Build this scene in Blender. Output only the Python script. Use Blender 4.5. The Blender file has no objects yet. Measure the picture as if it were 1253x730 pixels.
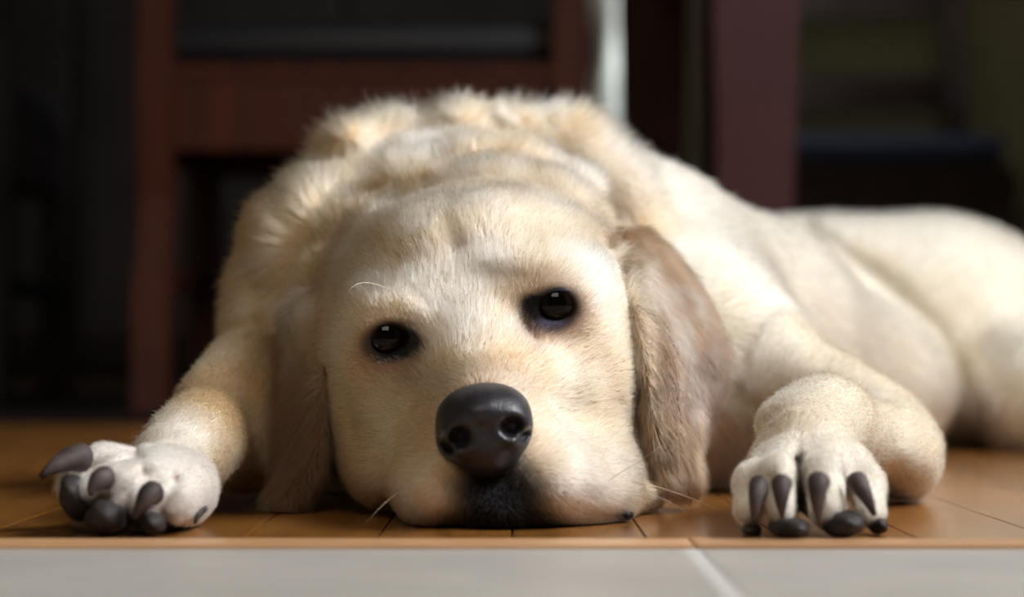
import bpy, bmesh, math, random
import numpy as np
from mathutils import Vector, Matrix
from math import pi, sin, cos, radians as R

rng = np.random.default_rng(7)
random.seed(7)
S = bpy.context.scene
col = S.collection

# ------------------------------------------------------------------ camera, world, lights, exposure
F, HZ, CX, CH = 2822.0, 433.0, 626.5, 0.07      # focal length in px of a 1253 px wide frame, horizon row, centre column, eye height
def P(px, py, d):                                # a point seen at (px,py), d metres in front of the lens
    return np.array([(px-CX)/F*d, d, CH+(HZ-py)/F*d])

cam = bpy.data.cameras.new('camera'); co = bpy.data.objects.new('camera', cam); col.objects.link(co)
co.location = (0, 0, CH); co.rotation_euler = (pi/2, 0, 0)
cam.sensor_width = 22.2; cam.lens = 50; cam.shift_y = (HZ-365)/1253; cam.clip_start = .05
cam.dof.use_dof = True; cam.dof.focus_distance = 0.985; cam.dof.aperture_fstop = 3.6; cam.dof.aperture_blades = 0
S.camera = co
S.view_settings.view_transform = 'Standard'; S.view_settings.look = 'None'
S.view_settings.gamma = 1; S.view_settings.use_curve_mapping = False
S.view_settings.exposure = 0.13
S.cycles.use_denoising = True
S.cycles.max_bounces = 6; S.cycles.diffuse_bounces = 3; S.cycles.glossy_bounces = 3; S.cycles.transmission_bounces = 10; S.cycles.max_bounces = 12
S.cycles_curves.shape = 'RIBBONS'

w = bpy.data.worlds.new('world'); S.world = w; w.use_nodes = True
w.node_tree.nodes['Background'].inputs[0].default_value = (.75, .85, 1, 1)
w.node_tree.nodes['Background'].inputs[1].default_value = .22

def area(name, loc, target, sx, sy, power, color):
    l = bpy.data.lights.new(name, 'AREA'); l.shape = 'RECTANGLE'; l.size = sx; l.size_y = sy; l.energy = power; l.color = color
    o = bpy.data.objects.new(name, l); col.objects.link(o); o.location = loc
    o.rotation_euler = (Vector(target)-Vector(loc)).to_track_quat('-Z', 'Y').to_euler()
    return o
k_ = area('window_daylight', (1.68, .85, 1.5), (.15, 1.15, .10), 1.4, 1.2, 52, (.97, .98, 1)); k_.data.spread = R(125)
k2 = area('post_fill_light', (1.68, 3.6, 1.25), (.17, 4.0, .62), .6, .6, 4.5, (.9, .96, 1)); k2.data.spread = R(32)  # added unseen light that brightens the white post
area('front_fill_light', (-.3, -1.0, 1.9), (0, 1.1, .1), 1.2, .8, 14, (1, .92, .80))  # unseen warm fill from the camera side, added to soften the shading

# ------------------------------------------------------------------ helpers
def tag(o, label=None, cat=None, group=None, kind=None):
    if label: o['label'] = label
    if cat: o['category'] = cat
    if group: o['group'] = group
    if kind: o['kind'] = kind
    return o
def empty(name, loc=(0,0,0), rz=0):
    o = bpy.data.objects.new(name, None); col.objects.link(o); o.location = loc; o.rotation_euler = (0,0,rz)
    o.empty_display_size = .05
    return o
def link(name, me, mat, parent=None, smooth=True):
    o = bpy.data.objects.new(name, me); col.objects.link(o)
    if mat: me.materials.append(mat)
    if parent: o.parent = parent
    if smooth: me.shade_smooth()
    return o
def from_bm(name, bm, mat, parent=None, smooth=False):
    me = bpy.data.meshes.new(name); bm.to_mesh(me); bm.free()
    return link(name, me, mat, parent, smooth)
def box_bm(bm, c, s, bev=.004, rot=None):
    m = Matrix.Translation(c) @ (rot or Matrix.Identity(4)) @ Matrix.Diagonal((*s, 1))
    r = bmesh.ops.create_cube(bm, size=1, matrix=m)
    if bev:
        es = list({e for v in r['verts'] for e in v.link_edges})
        bmesh.ops.bevel(bm, geom=es, offset=bev, segments=2, affect='EDGES', profile=.6)
def box(name, c, s, mat, parent=None, bev=.004, rot=None):
    bm = bmesh.new(); box_bm(bm, c, s, bev, rot); return from_bm(name, bm, mat, parent)
def tube_mesh(name, pts, rad, n=8):
    pts = [Vector(p) for p in pts]; V = []; Fc = []
    up = Vector((.3, .2, .93))
    for i, p in enumerate(pts):
        t = (pts[min(i+1, len(pts)-1)]-pts[max(i-1, 0)]).normalized()
        a = t.cross(up).normalized(); b = t.cross(a)
        r = rad[i] if hasattr(rad, '__len__') else rad
        for j in range(n):
            an = 2*pi*j/n; V.append(p+a*cos(an)*r+b*sin(an)*r)
    for i in range(len(pts)-1):
        for j in range(n):
            Fc.append((i*n+j, i*n+(j+1) % n, (i+1)*n+(j+1) % n, (i+1)*n+j))
    Fc.append(tuple(range(n))[::-1]); Fc.append(tuple((len(pts)-1)*n+j for j in range(n)))
    me = bpy.data.meshes.new(name); me.from_pydata(V, [], Fc); return me
def lathe(name, prof, mat, parent, c, n=28):
    V = []; Fc = []
    for r, z in prof:
        for j in range(n): V.append((c[0]+r*cos(2*pi*j/n), c[1]+r*sin(2*pi*j/n), c[2]+z))
    for i in range(len(prof)-1):
        for j in range(n): Fc.append((i*n+j, i*n+(j+1) % n, (i+1)*n+(j+1) % n, (i+1)*n+j))
    Fc.append(tuple(range(n))[::-1]); Fc.append(tuple((len(prof)-1)*n+j for j in range(n)))
    me = bpy.data.meshes.new(name); me.from_pydata(V, [], Fc); return link(name, me, mat, parent)

# ------------------------------------------------------------------ materials
def M(name, color=(.5,.5,.5), rough=.5, spec=.5, **k):
    m = bpy.data.materials.new(name); m.use_nodes = True
    b = m.node_tree.nodes['Principled BSDF']
    b.inputs['Base Color'].default_value = (*color, 1); b.inputs['Roughness'].default_value = rough
    b.inputs['Specular IOR Level'].default_value = spec
    for a, v in k.items(): b.inputs[a.replace('_', ' ')].default_value = v
    return m
def nodes(m):
    nt = m.node_tree; return nt, nt.nodes, nt.links, nt.nodes['Principled BSDF']
def wood(name, c1, c2, rough=.35, scale=(3, 40, 40), bump=.05, per_obj=0.0, coord='Object', spec=.5, rough2=None):
    m = M(name, c1, rough, spec); nt, N, L, b = nodes(m)
    tc = N.new('ShaderNodeTexCoord'); mp = N.new('ShaderNodeMapping'); mp.inputs['Scale'].default_value = scale
    oi = N.new('ShaderNodeObjectInfo'); ad = N.new('ShaderNodeVectorMath'); ad.operation = 'ADD'
    sc = N.new('ShaderNodeVectorMath'); sc.operation = 'SCALE'; sc.inputs['Scale'].default_value = 37.0
    cb = N.new('ShaderNodeCombineXYZ')
    for i in range(3): L.new(oi.outputs['Random'], cb.inputs[i])
    L.new(cb.outputs[0], sc.inputs[0])
    L.new(tc.outputs[coord], mp.inputs[0]); L.new(mp.outputs[0], ad.inputs[0]); L.new(sc.outputs[0], ad.inputs[1])
    n1 = N.new('ShaderNodeTexNoise'); n1.inputs['Scale'].default_value = 1.0; n1.inputs['Detail'].default_value = 6
    n1.inputs['Distortion'].default_value = .6
    L.new(ad.outputs[0], n1.inputs['Vector'])
    cr = N.new('ShaderNodeValToRGB'); cr.color_ramp.elements[0].position = .32; cr.color_ramp.elements[1].position = .68
    cr.color_ramp.elements[0].color = (*c2, 1); cr.color_ramp.elements[1].color = (*c1, 1)
    L.new(n1.outputs[0], cr.inputs[0])
    out = cr.outputs[0]
    if per_obj:
        hs = N.new('ShaderNodeHueSaturation'); mr = N.new('ShaderNodeMapRange')
        mr.inputs['To Min'].default_value = 1-per_obj; mr.inputs['To Max'].default_value = 1+per_obj
        L.new(oi.outputs['Random'], mr.inputs[0]); L.new(mr.outputs[0], hs.inputs['Value']); L.new(out, hs.inputs['Color'])
        out = hs.outputs[0]
    L.new(out, b.inputs['Base Color'])
    bp = N.new('ShaderNodeBump'); bp.inputs['Strength'].default_value = bump; bp.inputs['Distance'].default_value = .002
    L.new(n1.outputs[0], bp.inputs['Height']); L.new(bp.outputs[0], b.inputs['Normal'])
    n2 = N.new('ShaderNodeTexNoise'); n2.inputs['Scale'].default_value = 9; n2.inputs['Detail'].default_value = 5
    L.new(tc.outputs['Object'], n2.inputs['Vector'])
    m2 = N.new('ShaderNodeMapRange'); m2.inputs['To Min'].default_value = rough*.75; m2.inputs['To Max'].default_value = rough2 or rough*1.3
    L.new(n2.outputs[0], m2.inputs[0]); L.new(m2.outputs[0], b.inputs['Roughness'])
    return m
def noisy(name, c1, c2, scale=8, rough=.6, bump=.1, spec=.3):
    m = M(name, c1, rough, spec); nt, N, L, b = nodes(m)
    tc = N.new('ShaderNodeTexCoord'); n1 = N.new('ShaderNodeTexNoise'); n1.inputs['Scale'].default_value = scale; n1.inputs['Detail'].default_value = 8
    L.new(tc.outputs['Object'], n1.inputs['Vector'])
    cr = N.new('ShaderNodeValToRGB'); cr.color_ramp.elements[0].position = .35; cr.color_ramp.elements[1].position = .65
    cr.color_ramp.elements[0].color = (*c2, 1); cr.color_ramp.elements[1].color = (*c1, 1)
    L.new(n1.outputs[0], cr.inputs[0]); L.new(cr.outputs[0], b.inputs['Base Color'])
    bp = N.new('ShaderNodeBump'); bp.inputs['Strength'].default_value = bump; bp.inputs['Distance'].default_value = .002
    L.new(n1.outputs[0], bp.inputs['Height']); L.new(bp.outputs[0], b.inputs['Normal'])
    return m

m_plank = wood('oak_floor', (.31,.130,.030), (.17,.068,.014), .18, (60, 4, 60), .04, .16)
m_strip = wood('oak_threshold', (.52,.30,.15), (.42,.22,.10), .35, (5, 60, 60), .04, .05)
m_tile = noisy('grey_floor_tile', (.385,.36,.325), (.33,.31,.28), 14, .5, .05)
m_grout = noisy('pale_grout', (.50,.48,.45), (.44,.42,.40), 60, .8, .1)
m_subfloor = M('dark_subfloor', (.03,.018,.012), .9)
m_cherry = wood('dark_cherry_wood', (.060,.0105,.0035), (.028,.0055,.0022), .5, (40, 40, 4), .03, .1, spec=.2)
m_table = wood('mahogany_wood', (.062,.020,.019), (.042,.013,.013), .5, (40, 40, 4), .03, spec=.2)
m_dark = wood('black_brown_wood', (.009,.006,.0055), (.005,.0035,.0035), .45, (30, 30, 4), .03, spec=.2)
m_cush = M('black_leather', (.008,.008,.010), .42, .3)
m_slat = wood('worn_brown_wood', (.045,.026,.021), (.030,.017,.014), .45, (30, 30, 4), .03, spec=.3)
m_blue = noisy('navy_seat_fabric', (.028,.034,.062), (.018,.022,.042), 90, .8, .2)
m_wall = noisy('olive_wall_paint', (.30,.29,.17), (.27,.26,.15), 5, .85, .03)
m_ceil = noisy('ceiling_paint', (.5,.48,.44), (.46,.44,.40), 5, .9, .03)
m_white = noisy('white_gloss_paint', (.80,.80,.74), (.76,.76,.70), 12, .35, .02)
m_brass = M('brass_handle', (.5,.35,.14), .3, Metallic=1)

# ------------------------------------------------------------------ the room
X0, X1, Y0, Y1, H = -2.6, 1.75, -1.6, 5.0, 2.5
floor = box('floor', ((X0+X1)/2, (Y0+Y1)/2, -.04), (X1-X0, Y1-Y0, .05), m_subfloor, bev=0); tag(floor, kind='structure')
FZ = -.009
TH = .009
EDGE = .872
PW = .0515
def plank_mesh(L):
    bm = bmesh.new(); box_bm(bm, (0, 0, 0), (PW-.0007, L-.0007, TH), .0006); me = bpy.data.meshes.new('plank'); bm.to_mesh(me); bm.free()
    me.materials.append(m_plank); return me
pm = {}
nm = 0
for k in range(-30, 34):
    xc = (k+.5)*PW
    if not (X0 < xc < X1): continue
    y = EDGE
    cuts = [rng.uniform(.35, .9)]
    far = .0
    y1 = EDGE + round(rng.uniform(.45, 1.3), 1)
    first = True
    while y < Y1-.02:
        L_ = (y1-y) if first else round(rng.uniform(1.2, 1.7), 1)
        L_ = round(min(L_, Y1-y), 3)
        if L_ < .02: break
        if L_ not in pm: pm[L_] = plank_mesh(L_)
        o = bpy.data.objects.new('plank', pm[L_]); col.objects.link(o); o.parent = floor
        o.location = (xc, y+L_/2, -TH/2+rng.uniform(-.0002, .0001)); nm += 1
        y += L_; first = False
# rest of the room's boards, out to the side walls, stay one joined piece
bm = bmesh.new()
for k in list(range(-51, -30)):
    xc = (k+.5)*PW
    if X0 < xc < X1: box_bm(bm, (xc, (EDGE+Y1)/2, -TH/2), (PW-.0007, Y1-EDGE, TH), .0006)
side = from_bm('side_boards', bm, m_plank, floor); tag(side, kind='stuff')
# threshold strip, in two lengths that butt at X = .07
for a, b_ in ((X0, .0665), (.0675, X1)):
    o = box('threshold_strip', ((a+b_)/2, EDGE-.0165-.0005, -TH/2+.0003), (b_-a, .032, TH+.0006), m_strip, floor, bev=.0012)
TY = EDGE-.035
g = box('grout_bed', ((X0+X1)/2, (Y0+TY)/2, -.0065), (X1-X0, TY-Y0, .0115), m_grout, floor, bev=0)
ts = .33
def tile_mesh():
    bm = bmesh.new(); box_bm(bm, (0, 0, 0), (ts-.006, ts-.006, .009), .0006); me = bpy.data.meshes.new('tile'); bm.to_mesh(me); bm.free(); me.materials.append(m_tile); return me
tm = tile_mesh()
for i in range(-8, 6):
    for j in range(7):
        xx = .065+(i+.5)*ts; yy = TY-.002-(j+.5)*ts
        if xx-ts/2 < X0 or xx+ts/2 > X1+.05 or yy-ts/2 < Y0: continue
        o = bpy.data.objects.new('tile', tm); col.objects.link(o); o.parent = floor; o.location = (xx, yy, -.0047+rng.uniform(-.0003, .0003))
def wall(name, c, s, mat=m_wall):
    return tag(box(name, c, s, mat, bev=0), kind='structure')
wall('wall_back', ((X0+X1)/2, Y1+.05, H/2), (X1-X0+.2, .1, H))
wall('wall_left', (X0-.05, (Y0+Y1)/2, H/2), (.1, Y1-Y0, H))
wall('wall_front', ((X0+X1)/2, Y0-.05, H/2), (X1-X0+.2, .1, H))
WINS = ((.15, 1.55, .9, 2.1), (3.2, 4.0, .9, 1.7))  # the second opening is made up to house the added post light
bm = bmesh.new()
for (a, b_, c, d) in ((Y0, .15, 0, H), (1.55, 3.2, 0, H), (4.0, Y1, 0, H), (.15, 1.55, 0, .9), (.15, 1.55, 2.1, H), (3.2, 4.0, 0, .9), (3.2, 4.0, 1.7, H)):
    box_bm(bm, (X1+.05, (a+b_)/2, (c+d)/2), (.1, b_-a, d-c), 0)
tag(from_bm('wall_right', bm, m_wall), kind='structure')
tag(box('ceiling', ((X0+X1)/2, (Y0+Y1)/2, H+.05), (X1-X0+.2, Y1-Y0+.2, .1), m_ceil, bev=0), kind='structure')
m_glass = M('window_glass', (.9,.95,1), .02, Transmission_Weight=1.0)
for wi, (wy0, wy1, wz0, wz1) in enumerate(WINS):
    win = tag(empty('window_%d' % (wi+1), (X1+.03, (wy0+wy1)/2, wz0)), kind='structure')
    bm = bmesh.new(); hw = (wy1-wy0)/2; hh = wz1-wz0
    for (y, z, a, b_) in ((0, .03, 2*hw, .06), (0, hh-.03, 2*hw, .06), (-hw+.03, hh/2, .06, hh), (hw-.03, hh/2, .06, hh), (0, hh/2, .04, hh), (0, hh*.55, 2*hw, .03)):
        box_bm(bm, (0, y, z), (.05, a, b_), .003)
    from_bm('window_frame', bm, m_white, win)
    for (y, z, a, b_) in ((-hw/2, hh*.28, hw, hh*.5), (hw/2, hh*.28, hw, hh*.5), (-hw/2, hh*.77, hw, hh*.42), (hw/2, hh*.77, hw, hh*.42)):
        box('pane', (.0, y, z), (.005, a-.03, b_-.03), m_glass, win, bev=0)
bb = box('baseboard_back', ((X0+X1)/2, Y1-.008, .06), (X1-X0, .016, .12), m_cherry, bev=.003); tag(bb, kind='structure')

# ------------------------------------------------------------------ furniture (all far out of focus)
def chair(name, label, loc, rz, wood_m, seat_m, wdt=.50, dep=.46, sh=.44, group=None, slats=3, post=.042):
    t = empty(name, loc, rz); tag(t, label, 'chair', group)
    hx, hy = wdt/2-post/2, dep/2-post/2
    # local +y is the back of the chair
    for s in (-1, 1):
        bm = bmesh.new(); box_bm(bm, (s*hx, -hy, (sh-.05)/2), (post, post, sh-.05), .005)
        for v in bm.verts:
            if v.co.z < .1: v.co.x -= s*.004
        from_bm('leg', bm, wood_m, t)
        bm = bmesh.new()
        N_ = 9
        prev = None
        prof = []
        for i in range(N_):
            z = i/(N_-1)*1.0
            off = .0 if z > .25 and z < .5 else (.05*(.25-z)/.25 if z <= .25 else .09*((z-.5)/.5)**1.3)
            prof.append((z, hy+off))
        vs = []
        for z, y in prof:
            h = post/2
            vs.append([bm.verts.new((s*hx+a*h, y+b_*h, z)) for a, b_ in ((-1,-1),(1,-1),(1,1),(-1,1))])
        for a, b_ in zip(vs, vs[1:]):
            for j in range(4): bm.faces.new((a[j], a[(j+1) % 4], b_[(j+1) % 4], b_[j]))
        bm.faces.new(vs[0][::-1]); bm.faces.new(vs[-1])
        bmesh.ops.bevel(bm, geom=[e for e in bm.edges if abs((e.verts[0].co-e.verts[1].co).normalized().z) > .8], offset=.005, segments=2, affect='EDGES')
        from_bm('leg', bm, wood_m, t)
    ah = .085
    for (c, s) in (((0, -hy, sh-.05-ah/2), (2*hx-post, .025, ah)), ((0, hy, sh-.05-ah/2), (2*hx-post, .025, ah)),
                   ((-hx, 0, sh-.05-ah/2), (.025, 2*hy-post, ah)), ((hx, 0, sh-.05-ah/2), (.025, 2*hy-post, ah))):
        box('apron', c, s, wood_m, t, .003)
    box('seat_board', (0, 0, sh-.042), (wdt-.01, dep-.01, .018), wood_m, t, .004)
    bm = bmesh.new(); box_bm(bm, (0, -.005, sh-.005), (wdt-.03, dep-.05, .055), .02)
    from_bm('cushion', bm, seat_m, t, True)
    for i in range(slats):
        z = sh+.14+i*(.36/max(1, slats-1)); y = hy+.09*max(0, (z-.5)/.5)**1.3
        bm = bmesh.new(); n = 10; hgt = .065; rows = []
        for q in range(n+1):
            u = q/n; x = -hx+post/2+u*(2*hx-post); yy = y+.022*sin(pi*u)
            rows.append([bm.verts.new((x, yy+dy, z+dz)) for dy, dz in ((-.008,-hgt/2),(.008,-hgt/2),(.008,hgt/2),(-.008,hgt/2))])
        for a, b_ in zip(rows, rows[1:]):
            for j in range(4): bm.faces.new((a[j], a[(j+1) % 4], b_[(j+1) % 4], b_[j]))
        bm.faces.new(rows[0]); bm.faces.new(rows[-1][::-1]); bmesh.ops.recalc_face_normals(bm, faces=bm.faces)
        from_bm('back_slat', bm, wood_m, t)
    for s in (-1, 1): box('stretcher', (s*hx, 0, .16), (.018, 2*hy-post*.5, .028), wood_m, t, .003)
    return t
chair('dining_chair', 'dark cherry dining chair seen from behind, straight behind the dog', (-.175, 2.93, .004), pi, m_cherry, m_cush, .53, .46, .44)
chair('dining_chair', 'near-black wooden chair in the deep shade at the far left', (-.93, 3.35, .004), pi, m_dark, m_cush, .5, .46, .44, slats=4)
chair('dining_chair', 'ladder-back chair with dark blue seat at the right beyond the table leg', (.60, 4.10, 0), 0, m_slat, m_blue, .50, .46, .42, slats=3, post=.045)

m_shade_sheet = noisy('floor_shade_dark', (.012,.008,.008), (.007,.005,.005), 60, .95, .4, .05)
shade_sheet = box('shade_sheet', (-.72, 3.27, .002), (1.6, 1.9, .004), m_shade_sheet, bev=.001); tag(shade_sheet, 'added near-black sheet standing for the floor shade under the dining chairs', 'shade_sheet')  # added dark sheet stands in for shade on the floor
# dark wooden table whose square leg shows to the right; its top passes above the picture
tb = empty('dining_table', (.27, 2.62, 0), R(3.2)); tag(tb, 'mahogany dining table with a thick square leg right of the white post', 'table')
def tleg(x, y):
    bm = bmesh.new(); vs = []
    for z, h in ((0, .034), (.10, .040), (.45, .0475), (.66, .050), (.665, .052), (.73, .052)):
        vs.append([bm.verts.new((x+a*h, y+b_*h, z)) for a, b_ in ((-1,-1),(1,-1),(1,1),(-1,1))])
    for a, b_ in zip(vs, vs[1:]):
        for j in range(4): bm.faces.new((a[j], a[(j+1) % 4], b_[(j+1) % 4], b_[j]))
    bm.faces.new(vs[0][::-1]); bm.faces.new(vs[-1])
    from_bm('leg', bm, m_table, tb)
for x in (0, 1.22):
    for y in (0, .95): tleg(x, y)
box('tabletop', (.61, .475, .75), (1.34, 1.08, .035), m_table, tb, .008)
for c, s in (((.61, 0, .68), (1.12, .025, .09)), ((.61, .95, .68), (1.12, .025, .09)), ((0, .475, .68), (.025, .85, .09)), ((1.22, .475, .68), (.025, .85, .09))):
    box('apron', c, s, m_table, tb, .003)

# white turned post
wp = empty('turned_post', (.168, 4.0, 0)); tag(wp, 'white painted turned post seen between the dark chair and table legs', 'post')
lathe('post_shaft', [(.05,.024), (.05,.10), (.036,.12), (.034,.20), (.044,.32), (.046,.46), (.042,.53), (.028,.565), (.024,.60), (.028,.635), (.040,.66), (.046,.72), (.036,.80), (.030,.92), (.036,.96)], m_white, wp, (0,0,0))
box('foot_plate', (0, 0, .012), (.13, .13, .024), m_white, wp, .004)
lathe('top_knob', [(.02,.955), (.04,.96), (.05,.985), (.05,1.01), (.04,1.035), (.012,1.05)], m_white, wp, (0,0,0))

# very dark cabinet at the back wall, added to darken the left background
sb = empty('backdrop_cabinet', (-.85, 4.72, 0)); tag(sb, 'very dark wooden cabinet added to darken the left background behind the chairs', 'cabinet')
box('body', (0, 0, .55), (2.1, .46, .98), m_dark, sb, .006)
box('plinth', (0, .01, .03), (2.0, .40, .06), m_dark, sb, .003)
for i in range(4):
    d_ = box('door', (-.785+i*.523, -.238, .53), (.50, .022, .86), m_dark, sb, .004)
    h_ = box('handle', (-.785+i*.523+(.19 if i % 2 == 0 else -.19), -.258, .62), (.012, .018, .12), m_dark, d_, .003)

# ================================================================== THE DOG
def smin(a, b, k):
    h = np.clip(.5+.5*(b-a)/k, 0, 1); return b*(1-h)+a*h-k*h*(1-h)
class Op:
    __slots__ = ('t', 'line', 'd0', 'wd', 'amp', 'dr', 'a', 'b', 'ra', 'rb', 'rad', 'rot', 'k', 'mode', 'reg')
    def f(s, p):
        if s.t == 'e':
            q = (p-s.a) @ s.rot
            k0 = np.sqrt(((q/s.rad)**2).sum(-1)); k1 = np.sqrt(((q/(s.rad**2))**2).sum(-1))
            return k0*(k0-1)/np.maximum(k1, 1e-6)
        ab = s.b-s.a; L = ab @ ab
        t = np.clip(((p-s.a) @ ab)/L, 0, 1)
        d = p-s.a-t[..., None]*ab
        return np.sqrt((d*d).sum(-1))-(s.ra+(s.rb-s.ra)*t)
def rot_y(deg):                                  # roll in the picture plane, positive tips the right side up
    a = R(deg); return np.array([[cos(a), 0, -sin(a)], [0, 1, 0], [sin(a), 0, cos(a)]])
def rot_z(deg):
    a = R(deg); return np.array([[cos(a), -sin(a), 0], [sin(a), cos(a), 0], [0, 0, 1]])
def groove(s, p):                                # crease (amp > 0) or ridge (amp < 0) pressed along a line on the surface
    q = p*(s.d0/np.maximum(p[..., 1:2], .3)); q = q-np.array([0, 0, CH])*(s.d0/np.maximum(p[..., 1:2], .3)-1)
    best = None
    for a, b in zip(s.line, s.line[1:]):
        ab = b-a; t = np.clip(((q-a) @ ab)/(ab @ ab), 0, 1); dd = q-a-t[..., None]*ab; dd = (dd*dd).sum(-1)
        best = dd if best is None else np.minimum(best, dd)
    wy = np.exp(-((p[..., 1]-s.dr[0])/s.dr[1])**4)
    return s.amp*np.exp(-best/s.wd**2)*wy
class Shape:
    def G(s, pts, w, amp, d, dr=.05):
        o = Op(); o.t = 'g'; o.line = [P(a, b, d) for a, b in pts]; o.d0 = d; o.wd = w*d/F; o.amp = amp; o.dr = (d, dr)
        o.a = np.mean(o.line, 0); o.ra = max(np.linalg.norm(q-o.a) for q in o.line); o.mode = 'g'; o.reg = '-'; o.k = .01; s.ops.append(o)
    def __init__(s): s.ops = []; s.reg = 'body'
    def E(s, px, py, d, rx, rz, ry, roll=0, k=.02, mode='+', yaw=0, pitch=0, reg=None):
        o = Op(); o.t = 'e'; o.a = P(px, py, d); sc = d/F
        o.rad = np.array([rx*sc, ry, rz*sc]); o.rot = rot_z(yaw) @ rot_y(roll)
        if pitch:
            a = R(pitch); o.rot = o.rot @ np.array([[1,0,0],[0,cos(a),-sin(a)],[0,sin(a),cos(a)]])
        o.k = k; o.mode = mode; o.reg = reg or s.reg; s.ops.append(o); return o
    def W(s, c, rad, k=.03, yaw=0, roll=0, reg=None, mode='+'):
        o = Op(); o.t = 'e'; o.a = np.array(c, float); o.rad = np.array(rad, float); o.rot = rot_z(yaw) @ rot_y(roll)
        o.k = k; o.mode = mode; o.reg = reg or s.reg; s.ops.append(o); return o
    def C(s, p1, p2, r1, r2, k=.015, mode='+', reg=None):   # p = (px,py,d), r in px at that depth
        o = Op(); o.t = 'c'; o.a = P(*p1); o.b = P(*p2); o.ra = r1*p1[2]/F; o.rb = r2*p2[2]/F
        o.k = k; o.mode = mode; o.reg = reg or s.reg; s.ops.append(o); return o
    def chain(s, pts, k=.012, mode='+', reg=None):
        for a, b in zip(pts, pts[1:]): s.C(a[:3], b[:3], a[3], b[3], k, mode, reg)
    def eval(s, p, ops=None):
        d = None
        for o in (ops if ops is not None else s.ops):
            if o.mode == 'g':
                if d is not None: d = d+groove(o, p)
                continue
            v = o.f(p)
            if d is None: d = v if o.mode == '+' else np.full(p.shape[:-1], .5); 
            elif o.mode == '+': d = smin(d, v, o.k)
            else: d = -smin(-d, v, o.k)
        if d is None: d = np.full(p.shape[:-1], .5)
        return d
    def mesh(s, xs, ys, zs, B=24, floor_z=None):
        nx, ny, nz = len(xs), len(ys), len(zs)
        A = np.full((nx, ny, nz), .05, np.float32)
        for i in range(0, nx, B):
            for j in range(0, ny, B):
                for l in range(0, nz, B):
                    X = xs[i:i+B]; Y = ys[j:j+B]; Z = zs[l:l+B]
                    lo = np.array([X[0], Y[0], Z[0]]); hi = np.array([X[-1], Y[-1], Z[-1]])
                    c = (lo+hi)/2; r = np.linalg.norm(hi-lo)/2
                    ops = [o for o in s.ops if (np.linalg.norm(c-o.a) < r+o.ra+.07 if o.mode == 'g' else o.f(c[None])[0] < 1.25*r+o.k+.010)]
                    if not any(o.mode == '+' for o in ops): continue
                    dc = s.eval(c[None], ops)[0]
                    if dc < -1.4*r-.03: A[i:i+B, j:j+B, l:l+B] = -.05; continue
                    G = np.stack(np.meshgrid(X, Y, Z, indexing='ij'), -1)
                    v = s.eval(G, ops)
                    if floor_z is not None: v = np.maximum(v, floor_z-G[..., 2])
                    A[i:i+B, j:j+B, l:l+B] = v
        import openvdb as vdb
        A = np.clip(A, -.05, .05)*1000
        g = vdb.FloatGrid(50.0); g.copyFromArray(A, tolerance=1e-4)
        pts, quads = g.convertToQuads()
        for ax, arr in ((0, xs), (1, ys), (2, zs)):
            pts[:, ax] = np.interp(pts[:, ax], np.arange(len(arr)), arr)
        pts = pts.astype(float); a, b, c = (pts[quads[:, i]] for i in (2, 1, 0))
        if (a*np.cross(b, c)).sum() < 0: quads = quads[:, ::-1].copy()      # make [:, ::-1] wind outwards
        return pts, quads
def to_mesh(name, pts, quads):
    me = bpy.data.meshes.new(name)
    me.vertices.add(len(pts)); me.vertices.foreach_set('co', pts.astype(np.float32).ravel())
    q = quads[:, ::-1].astype(np.int32)
    me.loops.add(q.size); me.loops.foreach_set('vertex_index', q.ravel())
    me.polygons.add(len(q)); me.polygons.foreach_set('loop_start', np.arange(0, q.size, 4, dtype=np.int32))
    me.update(calc_edges=True); me.validate(); return me

D = Shape()
ROLL = 11
# ---- trunk, from the far hip to the chest
D.reg = 'body'
D.W((.33, 1.86, .078), (.125, .15, .105), k=.03)
D.W((.235, 1.85, .085), (.10, .13, .097), k=.03)
D.W((.47, 1.78, .055), (.10, .12, .075), k=.05)
D.W((.385, 1.70, .035), (.055, .10, .055), k=.035)
D.W((.21, 1.60, .050), (.092, .15, .070), k=.045, yaw=-25)
D.W((.13, 1.47, .070), (.098, .14, .092), k=.045, yaw=-22)
D.W((.055, 1.36, .084), (.105, .13, .104), k=.045, yaw=-15)
D.E(565, 338, 1.27, 196, 174, .12, k=.04)
D.E(600, 520, 1.22, 250, 160, .11, k=.04)
D.E(850, 450, 1.27, 125, 170, .11, k=.04)
D.E(890, 545, 1.27, 110, 80, .09, k=.03)
D.W((.265, 1.76, .040), (.080, .14, .070), k=.03, yaw=-20)
def wcap(a, b, ra, rb, k):
    o = Op(); o.t = 'c'; o.a = np.array(a, float); o.b = np.array(b, float); o.ra = ra; o.rb = rb; o.k = k; o.mode = '+'; o.reg = 'body'; D.ops.append(o)
wcap((.50, 1.74, .040), (.555, 1.60, .030), .045, .030, .03)
wcap((.555, 1.60, .030), (.56, 1.48, .022), .026, .022, .02)
for dx in (-.016, 0, .016): wcap((.56+dx*.6, 1.49, .020), (.562+dx, 1.455, .014), .014, .012, .008)
wcap((.40, 1.98, .07), (.50, 2.03, .025), .035, .024, .03)
# shoulder on the left and the loose skin over the withers
D.reg = 'shoulder'
D.E(376, 328, 1.22, 80, 122, .08, k=.03, roll=-12)
D.chain([(418,185,1.22,24), (470,172,1.23,22), (560,158,1.24,23), (640,166,1.245,24), (700,172,1.25,30), (752,225,1.24,30), (790,300,1.23,26)], k=.016)
D.E(426, 172, 1.215, 24, 20, .018, k=.012)
D.E(560, 152, 1.235, 26, 16, .018, k=.010)
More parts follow.
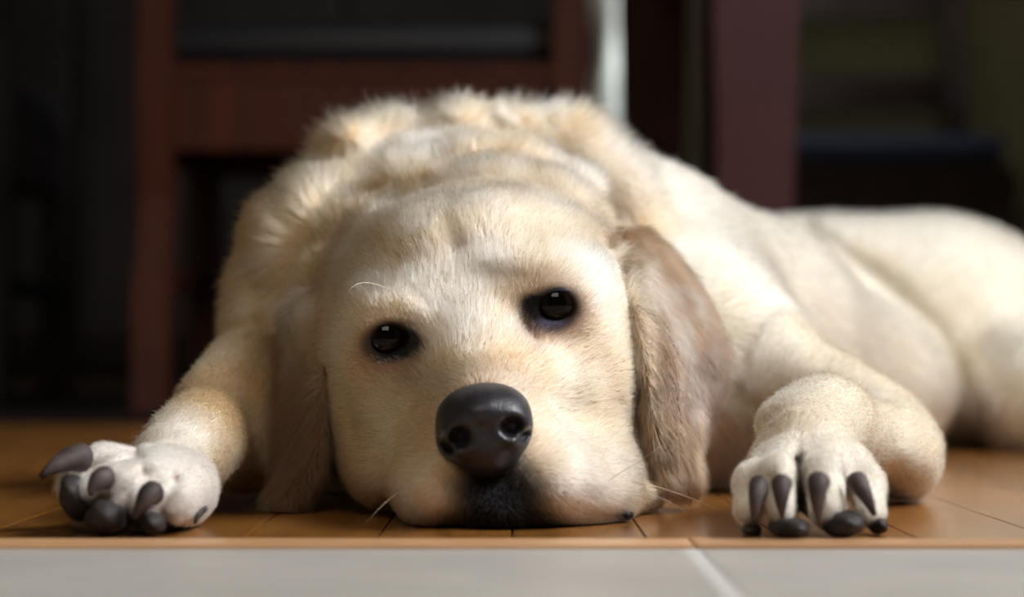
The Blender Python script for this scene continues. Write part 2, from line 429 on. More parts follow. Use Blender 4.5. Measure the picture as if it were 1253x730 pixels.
# neck and ruff behind the skull
D.reg = 'neck'
D.E(575, 345, 1.16, 176, 142, .085, roll=ROLL, k=.02)
D.chain([(385,440,1.125,20), (393,345,1.13,22), (430,275,1.14,24), (495,224,1.145,25), (570,204,1.15,25), (640,208,1.15,25), (705,238,1.14,24), (748,285,1.13,22)], k=.014)
D.chain([(408,335,1.095,13), (450,276,1.10,14), (520,240,1.105,15), (600,229,1.105,15), (670,240,1.105,14), (730,280,1.10,13)], k=.018)
D.chain([(420,240,1.185,18), (500,196,1.19,18), (580,184,1.19,18)], k=.012)
# ---- head
D.reg = 'head'
D.E(578, 352, 1.085, 168, 100, .075, roll=ROLL, k=.028)
D.E(572, 338, 1.075, 130, 86, .058, roll=ROLL, k=.035)
D.E(470, 440, 1.062, 74, 105, .062, roll=6, k=.02)
D.E(700, 405, 1.062, 74, 118, .062, roll=6, k=.02)
D.E(486, 520, 1.040, 66, 88, .05, k=.025)
D.E(702, 500, 1.040, 68, 100, .05, k=.025)
D.E(494, 575, 1.02, 62, 42, .042, k=.018)
D.E(660, 482, 1.000, 40, 52, .030, k=.03)
D.E(520, 500, 1.000, 36, 50, .028, k=.03)
D.E(716, 580, 1.015, 60, 52, .045, k=.018)
D.E(782, 602, 1.035, 26, 22, .03, k=.010)
D.C((577,415,1.005), (590,500,.955), 56, 50, k=.025)
D.E(592, 522, .952, 58, 56, .028, roll=ROLL, k=.018)
D.E(536, 592, .957, 58, 56, .040, k=.020)
D.E(668, 586, .957, 68, 60, .040, k=.020)
D.E(724, 602, .985, 50, 38, .038, k=.02)
D.E(612, 622, .945, 56, 38, .028, k=.010)
# brows, eye bulges, furrow, cheek folds
for (ex, ey, s) in ((474, 414, -1), (681, 373, 1)):
    D.E(ex-4*s, ey-34, 1.012, 42, 18, .013, roll=ROLL+s*-8, k=.028)
    D.E(ex, ey+30, 1.005, 40, 18, .012, roll=ROLL, k=.014)
    D.E(ex, ey, 1.003, 34, 28, .0125, roll=ROLL, k=.012)
# mouth slit below the nose and eyelid openings
D.chain([(540,634,.925,3), (590,640,.913,4), (640,640,.913,4), (700,632,.925,3), (752,628,.955,3)], k=.004, mode='-')
EYE = []
for (ex, ey) in ((474, 414), (681, 373)):
    c = P(ex, ey, 1.0005); EYE.append(c)
    D.E(ex, ey+2, .978, 27, 21, .020, roll=ROLL, k=.0025, mode='-')
# ---- ears: rows of (y, [(x, depth) ...])
def ear(rows, r, n=26):
    ys = np.array([q[0] for q in rows], float); m = len(rows[0][1])
    arr = np.array([[[x, dd] for x, dd in q[1]] for q in rows], float)
    yy = np.linspace(ys[0], ys[-1], n)
    px = np.stack([np.interp(yy, ys, arr[:, j, 0]) for j in range(m)], 1)
    dd = np.stack([np.interp(yy, ys, arr[:, j, 1]) for j in range(m)], 1)
    skew = np.array([q[2] if len(q) > 2 else 0 for q in rows], float); sk = np.interp(yy, ys, skew)
    for i in range(n):
        for j in range(m-1):
            y1 = yy[i]+sk[i]*j/(m-1); y2 = yy[i]+sk[i]*(j+1)/(m-1)
            D.C((px[i, j], y1, dd[i, j]), (px[i, j+1], y2, dd[i, j+1]), r, r, k=.006, reg='ear')
D.E(575, 292, 1.118, 150, 50, .035, roll=ROLL, k=.02)
ear([(286, [(738,1.085), (748,1.085), (762,1.095), (772,1.105)]),
     (305, [(748,1.070), (766,1.066), (786,1.080), (800,1.10)]),
     (340, [(764,1.045), (785,1.052), (812,1.078), (832,1.098)]),
     (385, [(776,1.030), (800,1.036), (835,1.066), (858,1.092)]),
     (430, [(784,1.026), (812,1.030), (850,1.060), (876,1.086)]),
     (470, [(788,1.024), (818,1.026), (848,1.058), (872,1.080)]),
     (510, [(793,1.022), (820,1.024), (842,1.052), (852,1.072)]),
     (550, [(802,1.020), (820,1.022), (836,1.040), (841,1.050)]),
     (590, [(818,1.018), (828,1.022), (838,1.030), (841,1.036)])], 8.0, n=46)
ear([(375, [(384,1.075), (372,1.090), (362,1.10)]),
     (420, [(394,1.052), (376,1.068), (360,1.09)]),
     (460, [(396,1.038), (374,1.052), (354,1.08)]),
     (500, [(394,1.030), (370,1.045), (348,1.07)]),
     (540, [(390,1.026), (368,1.040), (348,1.06)]),
     (570, [(382,1.022), (366,1.034), (350,1.05)]),
     (600, [(366,1.018), (356,1.026), (346,1.035)]),
     (612, [(354,1.018), (346,1.022), (338,1.028)])], 7.5, n=42)
D.chain([(748,292,1.07,16), (768,330,1.045,14), (778,365,1.035,9)], k=.010, reg='ear')
D.chain([(380,368,1.068,13), (392,395,1.058,13), (400,440,1.04,8)], k=.010, reg='ear')
D.chain([(403,455,1.04,6), (409,500,1.03,7), (407,540,1.03,6)], k=.006, reg='ear')
# ---- left foreleg
D.reg = 'legl'
D.C((345,425,1.18), (268,502,1.07), 66, 54, k=.03)
D.C((350,520,1.14), (300,560,1.08), 60, 38, k=.025)
D.C((246,540,1.01), (210,562,.965), 46, 44, k=.012)
D.C((254,520,1.03), (236,545,.985), 44, 46, k=.012)
D.reg = 'pawl'
D.E(178, 597, .930, 72, 46, .036, roll=6, k=.014)
D.E(216, 600, .935, 46, 42, .034, k=.012)
D.chain([(175,572,.935,26), (128,568,.925,23), (98,572,.918,17)], k=.005)
D.chain([(175,585,.915,27), (138,584,.900,24), (112,600,.893,19)], k=.005)
D.chain([(190,592,.910,28), (160,600,.893,25), (150,622,.886,18)], k=.005)
D.chain([(225,600,.915,32), (208,612,.900,27), (196,630,.896,18)], k=.005)
D.chain([(82,598,.915,14), (112,628,.905,14), (160,640,.905,14)], k=.010)
# ---- right foreleg
D.reg = 'legr'
D.C((900,430,1.21), (1075,520,1.13), 70, 52, k=.035)
D.C((1090,545,1.10), (1010,520,1.00), 46, 48, k=.02)
D.E(1105, 560, 1.10, 36, 46, .05, k=.02)
D.C((1010,520,1.00), (985,548,.945), 52, 50, k=.014)
D.E(975, 520, .985, 46, 32, .03, k=.012)
D.reg = 'pawr'
D.E(990, 585, .935, 78, 48, .036, k=.014)
D.chain([(945,570,.930,24), (924,590,.905,23), (918,622,.893,20)], k=.005)
D.chain([(968,560,.925,27), (956,582,.895,25), (955,620,.882,22)], k=.005)
D.chain([(1010,560,.925,29), (1010,585,.895,28), (1014,622,.882,25)], k=.005)
D.chain([(1040,568,.930,25), (1056,592,.905,24), (1064,624,.893,20)], k=.005)
# creases, folds and furrows of the skin
D.G([(549,274),(555,294),(557,302)], 15, .0018, 1.03)
D.G([(436,398),(458,374),(492,368),(518,385)], 13, -.0012, 1.0, .04)
D.G([(424,478),(430,510),(442,540)], 9, .0013, 1.0, .05)
D.G([(735,440),(752,490)], 11, .0010, 1.0, .05)
D.G([(712,555),(748,572),(780,590)], 13, .0012, .98, .06)
D.G([(642,400),(655,418)], 7, .0010, .985, .04)
D.G([(474,612),(480,640)], 10, .0022, .98, .05)
D.G([(784,470),(784,540),(798,585)], 4.5, .0030, 1.02, .05)
D.G([(402,450),(405,560)], 6, .0035, 1.03, .05)
D.G([(770,345),(784,400),(795,480),(806,550)], 8, -.0018, 1.03, .05)
D.G([(806,380),(818,450),(826,510)], 12, .0014, 1.04, .06)
D.G([(850,395),(848,450),(846,490)], 12, .0016, 1.06, .06)
D.G([(384,440),(380,500),(370,560)], 10, .0014, 1.05, .06)
D.G([(738,250),(752,280),(742,300)], 14, .0060, 1.14, .10)
D.G([(400,300),(450,250),(520,222)], 10, .0026, 1.12, .07)
D.G([(340,225),(360,290),(350,360)], 14, .0025, 1.18, .10)
D.G([(305,300),(330,380),(350,420)], 14, .0022, 1.18, .10)
D.G([(870,250),(960,340),(1010,430)], 20, .0022, 1.30, .25)
D.G([(985,285),(1070,340),(1145,405),(1192,470),(1206,548)], 17, .0075, 1.68, .26)
D.G([(905,480),(928,500),(925,530)], 12, .0022, 1.12, .15)
D.G([(95,577),(135,564),(170,556)], 8, .0038, .91, .05)
D.G([(150,645),(158,604),(178,578)], 8, .0042, .90, .05)
D.G([(205,652),(202,622),(214,588)], 8, .0036, .90, .05)
D.G([(938,656),(936,612),(944,582)], 7, .0030, .90, .05)
D.G([(981,656),(979,600),(975,562)], 7, .0050, .90, .05)
D.G([(1044,650),(1037,606),(1030,578)], 7, .0030, .90, .05)

def axis(segs):
    out = [segs[0][0]]
    for a, b, h in segs:
        n = max(1, round((b-a)/h)); out += list(a+(b-a)*np.arange(1, n+1)/n)
    return np.array(out)
xs = axis([(-.205, -.085, .0015), (-.085, .085, .00125), (.085, .17, .0015), (.17, .64, .003)])
ys = axis([(.862, 1.03, .0013), (1.03, 1.12, .002), (1.12, 2.08, .0032)])
zs = axis([(-.003, .16, .0014), (.16, .23, .0025)])
pts, quads = D.mesh(xs, ys, zs, floor_z=.0004)
# two rounds of relaxation on the mesh take out the grid steps
def relax(pts, quads, it=2, f=.5):
    e = np.concatenate([quads[:, [0,1]], quads[:, [1,2]], quads[:, [2,3]], quads[:, [3,0]]])
    for _ in range(it):
        s = np.zeros_like(pts); n = np.zeros(len(pts))
        for ax in range(3):
            s[:, ax] = np.bincount(e[:, 0], pts[e[:, 1], ax], len(pts))+np.bincount(e[:, 1], pts[e[:, 0], ax], len(pts))
        n = np.bincount(e[:, 0], minlength=len(pts))+np.bincount(e[:, 1], minlength=len(pts))
        pts = pts+(s/np.maximum(n, 1)[:, None]-pts)*f
    return pts
pts = relax(pts, quads)
print('dog mesh', len(pts), len(quads))

# ---- smooth 3-D value noise
def vnoise(p, scale, seed, ch=1):
    r = np.random.default_rng(seed); n = 32; T = r.uniform(-1, 1, (n, n, n, ch))
    q = p/scale; i = np.floor(q).astype(int); f = q-i; f = f*f*(3-2*f); out = 0
    for a in (0, 1):
        for b in (0, 1):
            for c in (0, 1):
                w_ = (f[:, 0] if a else 1-f[:, 0])*(f[:, 1] if b else 1-f[:, 1])*(f[:, 2] if c else 1-f[:, 2])
                out = out+w_[:, None]*T[(i[:, 0]+a) % n, (i[:, 1]+b) % n, (i[:, 2]+c) % n]
    return out

# ---- regions
REG = ['body', 'shoulder', 'neck', 'head', 'ear', 'legl', 'pawl', 'legr', 'pawr']
def reg_weights(p):
    ds = []
    for r in REG:
        d = np.full(len(p), 9.0)
        for o in D.ops:
            if o.reg == r and o.mode == '+': d = np.minimum(d, o.f(p))
        ds.append(d)
    ds = np.stack(ds, 1); w_ = np.exp(-(ds-ds.min(1, keepdims=True))/.004)
    return w_/w_.sum(1, keepdims=True)

# ---- coat colour (albedo of the coat, with some light and shade painted in)
def to_px(p):
    return np.stack([CX+p[:, 0]/p[:, 1]*F, HZ-(p[:, 2]-CH)/p[:, 1]*F], 1)
def blob(p, c, rad, soft=1.0, roll=0):
    q = (p-c) @ rot_y(roll); return np.exp(-np.clip(((q/np.array(rad))**2).sum(-1), 0, 30)**soft)
CREAM = np.array([.78,.63,.44]); WHITE = np.array([.82,.76,.66]); TAN = np.array([.42,.27,.16]); GOLD = np.array([.50,.305,.155])
BLACK = np.array([.002,.002,.002]); BROWN = np.array([.24,.11,.065])
BASE = {'body': (.83,.745,.59), 'shoulder': (.62,.435,.25), 'neck': (.45,.28,.145), 'head': (.61,.435,.26), 'ear': (.145,.078,.041), 'legl': (.56,.385,.215), 'pawl': (.76,.69,.62), 'legr': (.76,.65,.49), 'pawr': (.78,.70,.58)}
def mix(c, t, a): return c*(1-a[:, None])+np.array(t)*a[:, None]
def coat(p, wts):
    c = wts @ np.array([BASE[r] for r in REG])
    n = vnoise(p, .02, 3)[:, 0]; n2 = vnoise(p, .007, 5)[:, 0]
    pt = wts @ np.array([.25, .9, 1.0, .8, .25, .5, .15, .3, .15])
    c = mix(c, GOLD, np.clip((.75*n+.35*n2)*pt, 0, 1)); c = mix(c, WHITE, np.clip((-.6*n-.3*n2)*pt, 0, 1))
    hd = wts[:, REG.index('head')]
    PX = to_px(p)
    def B(px, py, d, rx, rz, ry=.03, s=1.0, roll=0):          # patch of coat round the place (px,py) at depth d
        dx = PX[:, 0]-px; dz = PX[:, 1]-py; a = R(roll); dx, dz = dx*cos(a)-dz*sin(a), dx*sin(a)+dz*cos(a)
        return np.exp(-np.clip((dx/rx)**2+(dz/rz)**2, 0, 30)**s)*np.exp(-np.clip(((p[:, 1]-d)/max(.06, ry*1.5))**4, 0, 30))
    # white brow and muzzle sides that also paint in highlights, golden bridge and forehead
    c = mix(c, WHITE, .7*np.clip(B(560,385,1.0,38,50)+B(722,335,1.02,50,42,.05,1,30)+B(690,595,.97,80,55,.05)+B(520,625,.97,40,28,.05)+B(590,320,1.03,45,35)+B(505,345,1.02,34,24)+B(460,350,1.03,30,14), 0, 1)*hd)
    c = mix(c, GOLD, .85*np.clip(B(556,288,1.04,30,24)+B(470,300,1.05,60,26,.05,1,-35)+B(545,445,.98,20,40)+B(625,440,.96,38,32)+B(618,362,1.0,10,20)*.6+B(440,545,1.0,34,90,.05)+B(520,520,.97,18,50)+B(735,285,1.06,34,20), 0, 1)*hd)
    c = mix(c, TAN, .6*np.clip(B(470,462,.99,45,16)+B(505,452,.98,14,20)+B(440,505,1.0,8,40)+B(742,470,1.0,14,60)+B(712,440,1.0,24,10)+B(705,480,.98,12,30,.03,1,-30), 0, 1)*hd)
    # dark skin round the eyes, tear streaks, chin and lips
    for (ex, ey, s) in ((474, 414, -1), (681, 373, 1)):
        c = mix(c, BROWN, .8*B(ex-s*1, ey+8, .995, 48, 40, .03, 2, ROLL))
        c = mix(c, BLACK, 1.0*np.clip(B(ex-s*3, ey+4, .995, 36, 28, .03, 4, ROLL)+B(ex-s*32, ey+8-3*s, .99, 16, 17, .03, 2), 0, 1))
        c = mix(c, BROWN, .6*B(ex-s*30, ey+42, .985, 9, 22, .02, 1, s*25))
    c = mix(c, (.003,.0025,.003), .99*B(622, 638, .93, 88, 20, .06, 2.4))
    c = mix(c, (.003,.0025,.003), .995*B(612, 615, .93, 66, 44, .05, 2.4))
    c = mix(c, (.004,.003,.004), .985*B(606, 588, .93, 52, 38, .04, 2))
    c = mix(c, (.05,.04,.04), .9*B(762, 630, .985, 11, 9, .02, 2))
    c = mix(c, (.35,.24,.18), .5*B(592, 470, .95, 75, 22, .02, 2)*hd)
    c = mix(c, (.06,.055,.09), .8*B(672, 397, .985, 24, 9, .03, 2, 8))
    c = mix(c, WHITE, .6*np.clip(B(740,205,1.2,70,40,.12)+B(500,185,1.2,60,18,.12)+B(374,370,1.07,18,15,.06), 0, 1))
    c = mix(c, TAN, .5*np.clip(B(440,286,1.12,30,22,.08)+B(402,340,1.12,24,34,.08)+B(500,240,1.12,40,16,.08)+B(590,218,1.13,50,12,.08)+B(670,225,1.13,40,14,.08)+B(725,262,1.12,24,24,.08)+B(305,420,1.16,30,60,.1)+B(330,320,1.18,12,60,.1), 0, 1))
    c = mix(c, (.085,.040,.019), .9*B(365,520,1.05,36,120,.06,2))  # left ear darkened, its shade painted into the coat
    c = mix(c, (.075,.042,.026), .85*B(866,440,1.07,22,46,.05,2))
    c = mix(c, WHITE, .75*B(222,532,.99,46,34,.05,2))  # wrist whitened, the light on it painted into the coat
    # folds of golden undercoat on neck and ears, warm elbow
    c = mix(c, TAN, .5*np.clip(B(745,270,1.2,22,30,.06)+B(385,400,1.1,30,60,.05), 0, 1))
    c = mix(c, (.55,.40,.26), .6*B(955,510,.97,48,24,.03,1.5))
    c = mix(c, (.45,.30,.24), .5*(B(850,470,1.07,40,30,.04)))
    c = mix(c, (.62,.46,.40), .5*B(1205,490,1.62,40,50,.1))
    c = mix(c, (.55,.40,.33), .5*B(875,555,1.18,55,45,.06))
    # darker between the toes
    c = mix(c, (.05,.035,.035), .9*np.clip(B(981,600,.885,7,60,.03,2), 0, 1))
    c = mix(c, (.12,.08,.07), .85*np.clip(B(132,622,.90,55,30,.03,2)+B(185,632,.90,22,20,.02,2), 0, 1))
    return np.clip(c, 0, 1)

dog = empty('labrador_dog', (0, 1.05, 0))
tag(dog, 'cream yellow labrador lying on the wooden floor with its chin down', 'dog')
DOFF = np.array([0, 1.05, 0])
# skin material reads the coat colour
m_skin = M('dog_skin', (.7,.6,.45), .8, .1); nt, N, L, b = nodes(m_skin)
at = N.new('ShaderNodeAttribute'); at.attribute_name = 'coat'; L.new(at.outputs['Color'], b.inputs['Base Color'])
m_fur = bpy.data.materials.new('dog_fur'); m_fur.use_nodes = True; nt = m_fur.node_tree; N = nt.nodes; L = nt.links; N.clear()
at = N.new('ShaderNodeAttribute'); at.attribute_name = 'coat'
hp = N.new('ShaderNodeBsdfHairPrincipled'); hp.model = 'CHIANG'; hp.parametrization = 'COLOR'
hp.inputs['Roughness'].default_value = .38; hp.inputs['Radial Roughness'].default_value = .55; hp.inputs['Coat'].default_value = 0; hp.inputs['IOR'].default_value = 1.42
L.new(at.outputs['Color'], hp.inputs['Color']); out = N.new('ShaderNodeOutputMaterial'); L.new(hp.outputs[0], out.inputs[0])

me = to_mesh('body', pts-DOFF, quads)
body = link('body', me, m_skin, dog)
wv = reg_weights(pts)
cv = coat(pts, wv)
ca = me.color_attributes.new('coat', 'FLOAT_COLOR', 'POINT')
ca.data.foreach_set('color', np.concatenate([cv*.85, np.ones((len(cv), 1))], 1).astype(np.float32).ravel())

# ---- fur
def hair_object(name, P0, DIR, LEN, NRM, RAD, COL, mat, parent, npt=5, lift=.35, bend=.5, jit=None):
    n = len(P0); t = np.linspace(0, 1, npt)
    d0 = DIR+NRM*lift[:, None]; d0 /= np.linalg.norm(d0, axis=1)[:, None]
    d1 = DIR*1.0+NRM*(lift*.15)[:, None]; d1 += jit if jit is not None else 0
    d1 /= np.linalg.norm(d1, axis=1)[:, None]
    Q = P0[:, None, :]+LEN[:, None, None]*(d0[:, None, :]*(t-t*t*.5)[None, :, None]+d1[:, None, :]*(t*t*.5)[None, :, None])
    Q[..., 2] = np.maximum(Q[..., 2], .0006)
    hc = bpy.data.hair_curves.new(name); hc.add_curves([npt]*n)
    hc.attributes['position'].data.foreach_set('vector', (Q-DOFF).astype(np.float32).ravel())
    ra = hc.attributes.new('radius', 'FLOAT', 'POINT')
    ra.data.foreach_set('value', (RAD[:, None]*(1-.85*t[None, :]**1.5)).astype(np.float32).ravel())
    cc = hc.attributes.new('coat', 'FLOAT_COLOR', 'POINT')
    C4 = np.ones((n, npt, 4)); C4[..., :3] = COL[:, None, :]*(0.9+.15*t[None, :, None])
    cc.data.foreach_set('color', C4.astype(np.float32).ravel())
    hc.materials.append(mat)
    o = bpy.data.objects.new(name, hc); col.objects.link(o); o.parent = parent
    return o
def tri_setup(pts, quads):
    q = quads[:, ::-1]
    a, b, c, d = (pts[q[:, i]] for i in range(4))
    nrm = np.cross(c-a, d-b); ar = np.linalg.norm(nrm, axis=1)*.5
    nrm /= np.maximum(np.linalg.norm(nrm, axis=1), 1e-12)[:, None]
    vn = np.zeros_like(pts)
    for i in range(4):
        for ax in range(3): vn[:, ax] += np.bincount(q[:, i], nrm[:, ax], len(pts))
    vn /= np.maximum(np.linalg.norm(vn, axis=1), 1e-9)[:, None]
    return q, ar, vn
if True:
    q, ar, vn = tri_setup(pts, quads)
    cen = pts[q].mean(1)
    wq = wv[q[:, 0]]
    dens = wq @ np.array([{'body': 42, 'shoulder': 90, 'neck': 140, 'head': 300, 'ear': 260, 'legl': 150, 'pawl': 260, 'legr': 150, 'pawr': 260}[r] for r in REG])*1e4
    dens *= np.where(cen[:, 1] > 1.5, .55, 1.0)
    nq = vn[q[:, 0]]
    view = cen-np.array([0, 0, CH]); view /= np.linalg.norm(view, axis=1)[:, None]
    facing = -(view*nq).sum(1)
    dens *= np.where(facing < -.45, .25, 1.0)           # thinner on the sides turned well away
    dens *= np.where(cen[:, 2] < .002, 0, 1)
    dens *= 1-.6*np.exp(-(((cen-P(612,618,.93))/np.array([.020,.04,.015]))**2).sum(1)**2)
    for c in EYE:                                        # no hair in the eye opening
        e = ((cen-c+np.array([0, .010, 0])) @ rot_y(ROLL)/np.array([.0108, .02, .0086])); dens *= np.where((e**2).sum(1) < 1, 0, 1)
    nose_c = P(591, 520, .925); dens *= np.where((((cen-nose_c)/np.array([.0205, .02, .0185]))**2).sum(1) < 1, 0, 1)
    lam = dens*ar; cnt = rng.poisson(lam); idx = np.repeat(np.arange(len(q)), cnt)
    n = len(idx); print('strands', n)
    u = rng.random((n, 1)); v = rng.random((n, 1)); Q4 = q[idx]
    P0 = (pts[Q4[:, 0]]*(1-u)+pts[Q4[:, 1]]*u)*(1-v)+(pts[Q4[:, 3]]*(1-u)+pts[Q4[:, 2]]*u)*v
    NR = (vn[Q4[:, 0]]*(1-u)+vn[Q4[:, 1]]*u)*(1-v)+(vn[Q4[:, 3]]*(1-u)+vn[Q4[:, 2]]*u)*v
    NR /= np.linalg.norm(NR, axis=1)[:, None]
    WT = wv[Q4[:, 0]]
    def unit(a): return a/np.maximum(np.linalg.norm(a, axis=1), 1e-9)[:, None]
    noseP = P(592, 505, .90)
    headdir = unit(P0-noseP)+np.array([0, .15, 0.0])
    neckdir = unit(unit(P0-P(580, 430, 1.02))+np.array([.1, .8, -.1]))
    bodydir = np.tile(unit(np.array([[.42, .80, -.45]])), (n, 1))
    shdir = unit(unit(P0-P(560, 330, 1.1))*.7+np.array([-.05, .6, -.45]))
    eardir = np.tile(unit(np.array([[.08, .1, -1.0]])), (n, 1))
    legl = np.tile(unit((P(150,600,.9)-P(330,430,1.17))[None]), (n, 1)); pawl = np.tile(unit((P(110,600,.89)-P(225,570,.95))[None]), (n, 1))
    legr = np.tile(unit((P(985,560,.93)-P(1090,520,1.12))[None]), (n, 1)); pawr = np.tile(unit((P(990,640,.87)-P(990,560,.93))[None]), (n, 1))
    DR = sum(WT[:, [i]]*a for i, a in enumerate([bodydir, shdir, neckdir, headdir, eardir, legl, pawl, legr, pawr]))
    sm = (WT @ np.array([.45, 1, 1, 1, .8, .5, .5, .5, .5]))[:, None]; DR = unit(DR)+.30*sm*vnoise(P0, .022, 11, 3)+.20*sm*vnoise(P0, .006, 12, 3)+.10*rng.normal(size=(n, 3))
    loose = WT @ np.array([.1, .6, .7, .3, .3, .1, .0, .1, .0])
    DR += (loose*.5)[:, None]*vnoise(P0, .012, 21, 3)
    DR -= (DR*NR).sum(1)[:, None]*NR; DR = unit(DR)
    LN = WT @ np.array([.014, .018, .014, .0078, .0105, .009, .0042, .008, .0042])
    dn = np.linalg.norm(P0-noseP, axis=1); LN *= np.clip(.35+(dn-.02)/.10, .35, 1)**(WT[:, 3])
    for c in EYE: LN *= 1.0; LN = LN*np.clip((np.linalg.norm((P0-c)*np.array([1, .4, 1]), axis=1)-.008)/.016, .22, 1)
    LN *= 1-.6*np.exp(-(((P0-P(612,620,.93))/np.array([.022,.04,.016]))**2).sum(1))
    LN *= rng.uniform(.65, 1.2, n)
    LF = (WT @ np.array([.20, .38, .38, .30, .36, .22, .25, .20, .25]))*rng.uniform(.5, 1.5, n)
    CO = coat(P0, WT)
    j = rng.normal(size=n); CO = CO*(1+.16*j[:, None]); wmix = rng.random(n); TX = WT @ np.array([.4, 1, 1, 1, .8, .3, .3, .3, .3])
    CO = mix(CO, WHITE, np.where(wmix > .8, .45, 0)*(CO.mean(1) > .25)*TX); CO = mix(CO, TAN, np.where(wmix < .12, .4, 0)*(CO.mean(1) > .25)*TX)
    CO = np.clip(CO, .004, .95)
    RD = WT @ np.array([.00024, .00020, .00016, .00010, .00011, .00014, .00011, .00013, .00011])
    RD *= np.where(P0[:, 1] > 1.5, 1.6, 1)
    JT = rng.normal(size=(n, 3))*.22
    fur = hair_object('fur', P0, DR, LN, NR, RD, CO, m_fur, dog, lift=LF, jit=JT)
    tag(fur, kind='stuff')

# ---- nose leather
m_nose = M('nose_leather', (.014,.012,.017), .40, .5); nt, N, L, b = nodes(m_nose)
tc = N.new('ShaderNodeTexCoord'); vo = N.new('ShaderNodeTexVoronoi'); vo.inputs['Scale'].default_value = 900; L.new(tc.outputs['Object'], vo.inputs['Vector'])
bp = N.new('ShaderNodeBump'); bp.inputs['Strength'].default_value = .35; bp.inputs['Distance'].default_value = .0004; L.new(vo.outputs['Distance'], bp.inputs['Height']); L.new(bp.outputs[0], b.inputs['Normal'])
NS = Shape()
NS.E(590, 504, .935, 56, 36, .027, roll=8, k=.006)
NS.E(594, 542, .932, 46, 36, .022, k=.006)
NS.E(562, 532, .927, 29, 34, .019, k=.005)
NS.E(624, 521, .927, 28, 35, .019, k=.005)
NS.E(598, 562, .930, 34, 20, .016, k=.005)
NS.E(561, 536, .905, 15, 15, .014, k=.003, mode='-')
NS.E(545, 548, .910, 14, 7, .012, k=.002, mode='-', roll=-35)
NS.E(628, 523, .905, 18, 15, .014, k=.003, mode='-')
NS.E(645, 533, .912, 13, 7, .012, k=.002, mode='-', roll=35)
NS.chain([(594,525,.9030,1.5), (595,550,.9060,2.5), (598,585,.9100,3)], k=.0025, mode='-')
a0, a1 = P(515, 600, .95), P(665, 450, .95)
nx_ = axis([(a0[0], a1[0], .0005)]); ny_ = axis([(.895, .965, .0007)]); nz_ = axis([(a0[2], a1[2], .0005)])
np_, nq_ = NS.mesh(nx_, ny_, nz_); np_ = relax(np_, nq_, 2)
nose = link('nose', to_mesh('nose', np_-DOFF, nq_), m_nose, dog); nose['label'] = 'moist black nose'

# ---- eyes
m_eye = M('dog_eye', (.02,.01,.006), .05, .22); nt, N, L, b = nodes(m_eye)
tc = N.new('ShaderNodeTexCoord'); sp = N.new('ShaderNodeSeparateXYZ'); L.new(tc.outputs['Object'], sp.inputs[0])
mr = N.new('ShaderNodeMapRange'); mr.inputs['From Min'].default_value = -.0122; mr.inputs['From Max'].default_value = -.006
L.new(sp.outputs['Y'], mr.inputs[0]); cr = N.new('ShaderNodeValToRGB'); e = cr.color_ramp.elements
e[0].position = .10; e[0].color = (.001,.001,.001,1); e[1].position = .14; e[1].color = (.008,.004,.0025,1)
x = e.new(.50); x.color = (.006,.003,.002,1); x = e.new(.56); x.color = (.006,.005,.005,1); x = e.new(.8); x.color = (.05,.045,.05,1)
L.new(mr.outputs[0], cr.inputs[0]); L.new(cr.outputs[0], b.inputs['Base Color'])
m_lid = M('eyelid_rim', (.010,.009,.012), .5, .3)
m_haw = M('third_eyelid', (.16,.17,.24), .12, .6, Coat_Weight=.6)
for i, c in enumerate(EYE):
    bm = bmesh.new(); bmesh.ops.create_uvsphere(bm, u_segments=48, v_segments=32, radius=.0122)
    o = from_bm('eye', bm, m_eye, dog, True); o.location = Vector(c-DOFF); o.rotation_euler = (R(-4), 0, 0)
    pl = []
    rr = rot_y(ROLL)
    for a in range(48):
        an = 2*pi*a/48
        x_ = .0093*cos(an); z_ = .0070*sin(an)-.0006
        y_ = -math.sqrt(max(1e-9, .0126**2-x_*x_-z_*z_))
        pl.append(c-DOFF+rr @ np.array([x_, y_, z_]))
    V = []; Fc = []; n = 8
    for a in range(48):
        p_ = Vector(pl[a]); t_ = (Vector(pl[(a+1) % 48])-Vector(pl[a-1])).normalized(); o_ = (p_-Vector(c-DOFF)).normalized(); s_ = t_.cross(o_)
        for j in range(n):
            an = 2*pi*j/n; V.append(p_+(o_*cos(an)*.0006+s_*sin(an)*.0011))
    for a in range(48):
        for j in range(n): Fc.append((a*n+j, a*n+(j+1) % n, ((a+1) % 48)*n+(j+1) % n, ((a+1) % 48)*n+j))
    me2 = bpy.data.meshes.new('eyelid'); me2.from_pydata(V, [], Fc); link('eyelid', me2, m_lid, dog)

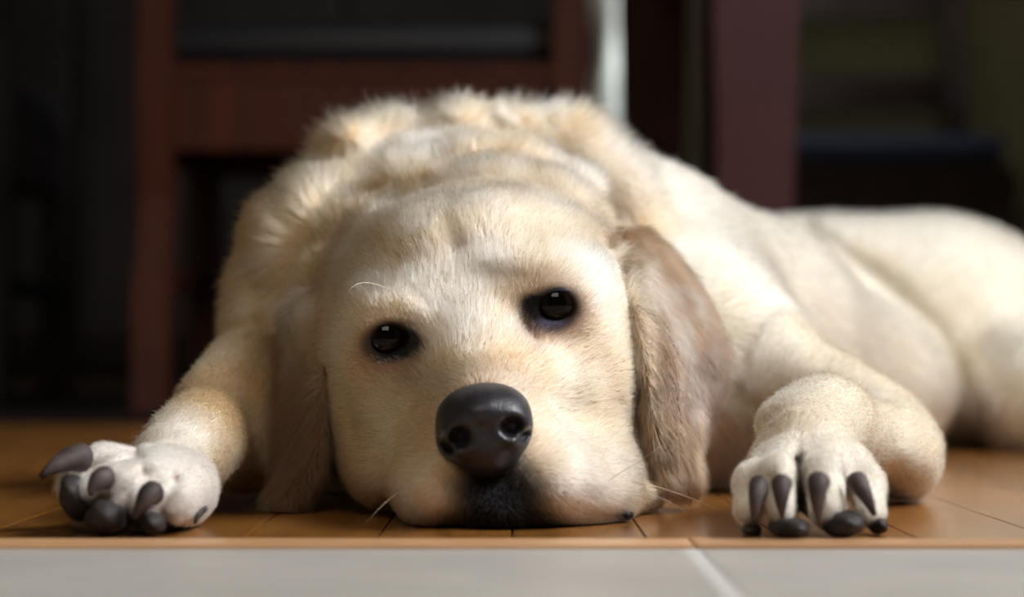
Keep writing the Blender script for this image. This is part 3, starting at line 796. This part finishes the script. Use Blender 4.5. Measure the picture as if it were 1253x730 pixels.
# ---- claws and toe pads
m_claw = noisy('dark_horn_claw', (.085,.062,.056), (.030,.022,.022), 90, .6, .1, .25)
m_pad = noisy('black_pad_skin', (.030,.022,.022), (.016,.012,.012), 300, .6, .5, .3)
def claw(a, mid, b_, r):
    A, B_, C_ = P(*a), P(*mid), P(*b_); ptsl = []; rad = []
    for i in range(11):
        t = i/10; ptsl.append(tuple(A*(1-t)**2+2*B_*t*(1-t)+C_*t*t-DOFF)); rad.append(r*(1-.80*t**1.6)*(.6 if i == 0 else 1))
    o = link('claw', tube_mesh('claw', ptsl, rad, 12), m_claw, dog); return o
def pad(px, py, d, rx, rz, ry, roll=0):
    bm = bmesh.new(); bmesh.ops.create_icosphere(bm, subdivisions=4, radius=1)
    sc = np.array([rx*d/F, ry, rz*d/F]); c = P(px, py, d)-DOFF
    rr = rot_y(roll)
    for v_ in bm.verts:
        p_ = np.array(v_.co)
        p_ = c+rr @ (p_*sc*(1+.04*sin(p_[0]*5+p_[2]*4)))
        if p_[2] < .0005: p_[2] = .0005
        v_.co = p_
    return from_bm('toe_pad', bm, m_pad, dog, True)
claw((930,590,.884), (924,600,.872), (922,640,.874), .0040)
claw((957,588,.868), (955,600,.860), (957,634,.862), .0042)
claw((1003,586,.868), (998,596,.860), (1003,642,.862), .0045)
claw((1046,586,.884), (1056,596,.874), (1070,630,.876), .0042)
pad(966, 645, .880, 25, 13, .015); pad(1032, 640, .880, 26, 17, .015, 8); pad(920, 648, .893, 12, 9, .010); pad(1074, 642, .893, 12, 11, .010)
claw((106,560,.917), (80,556,.906), (50,584,.900), .0060)
claw((132,584,.884), (116,584,.876), (110,606,.874), .0048)
claw((189,602,.882), (178,604,.873), (165,634,.874), .0050)
claw((248,620,.918), (246,622,.908), (238,640,.906), .0024)
pad(92, 608, .895, 18, 30, .010, 15); pad(130, 632, .884, 25, 22, .011); pad(188, 640, .886, 15, 14, .010)

# ---- lip corner and whiskers
bm = bmesh.new(); bmesh.ops.create_icosphere(bm, subdivisions=3, radius=1)
c = P(765, 629, .964)-DOFF
for v_ in bm.verts: v_.co = Vector(c)+Vector((v_.co.x*.0036, v_.co.y*.006, v_.co.z*.0026))
o = from_bm('lip_corner', bm, m_lid, dog, True)
m_whisk = M('whisker', (.75,.62,.48), .4)
def whisker(p, r=.00022):
    p = [P(*q_)-DOFF for q_ in p]; out = []
    A, B_, C_, E_ = p
    for i in range(17):
        t = i/16; out.append(tuple(A*(1-t)**3+3*B_*t*(1-t)**2+3*C_*t*t*(1-t)+E_*t**3))
    link('whisker', tube_mesh('whisker', out, [r*(1-.8*i/16) for i in range(17)], 5), m_whisk, dog)
whisker([(482,358,.992), (445,335,.965), (424,345,.962), (421,375,.965)], .0002)
whisker([(770,588,.965), (800,592,.945), (840,606,.94), (876,622,.94)])
whisker([(742,600,.945), (790,596,.93), (820,612,.93), (842,628,.93)], .00016)
whisker([(740,590,.95), (765,575,.93), (780,565,.93), (806,548,.93)], .00016)
whisker([(490,600,.93), (475,610,.92), (460,625,.915), (448,640,.915)], .00016)
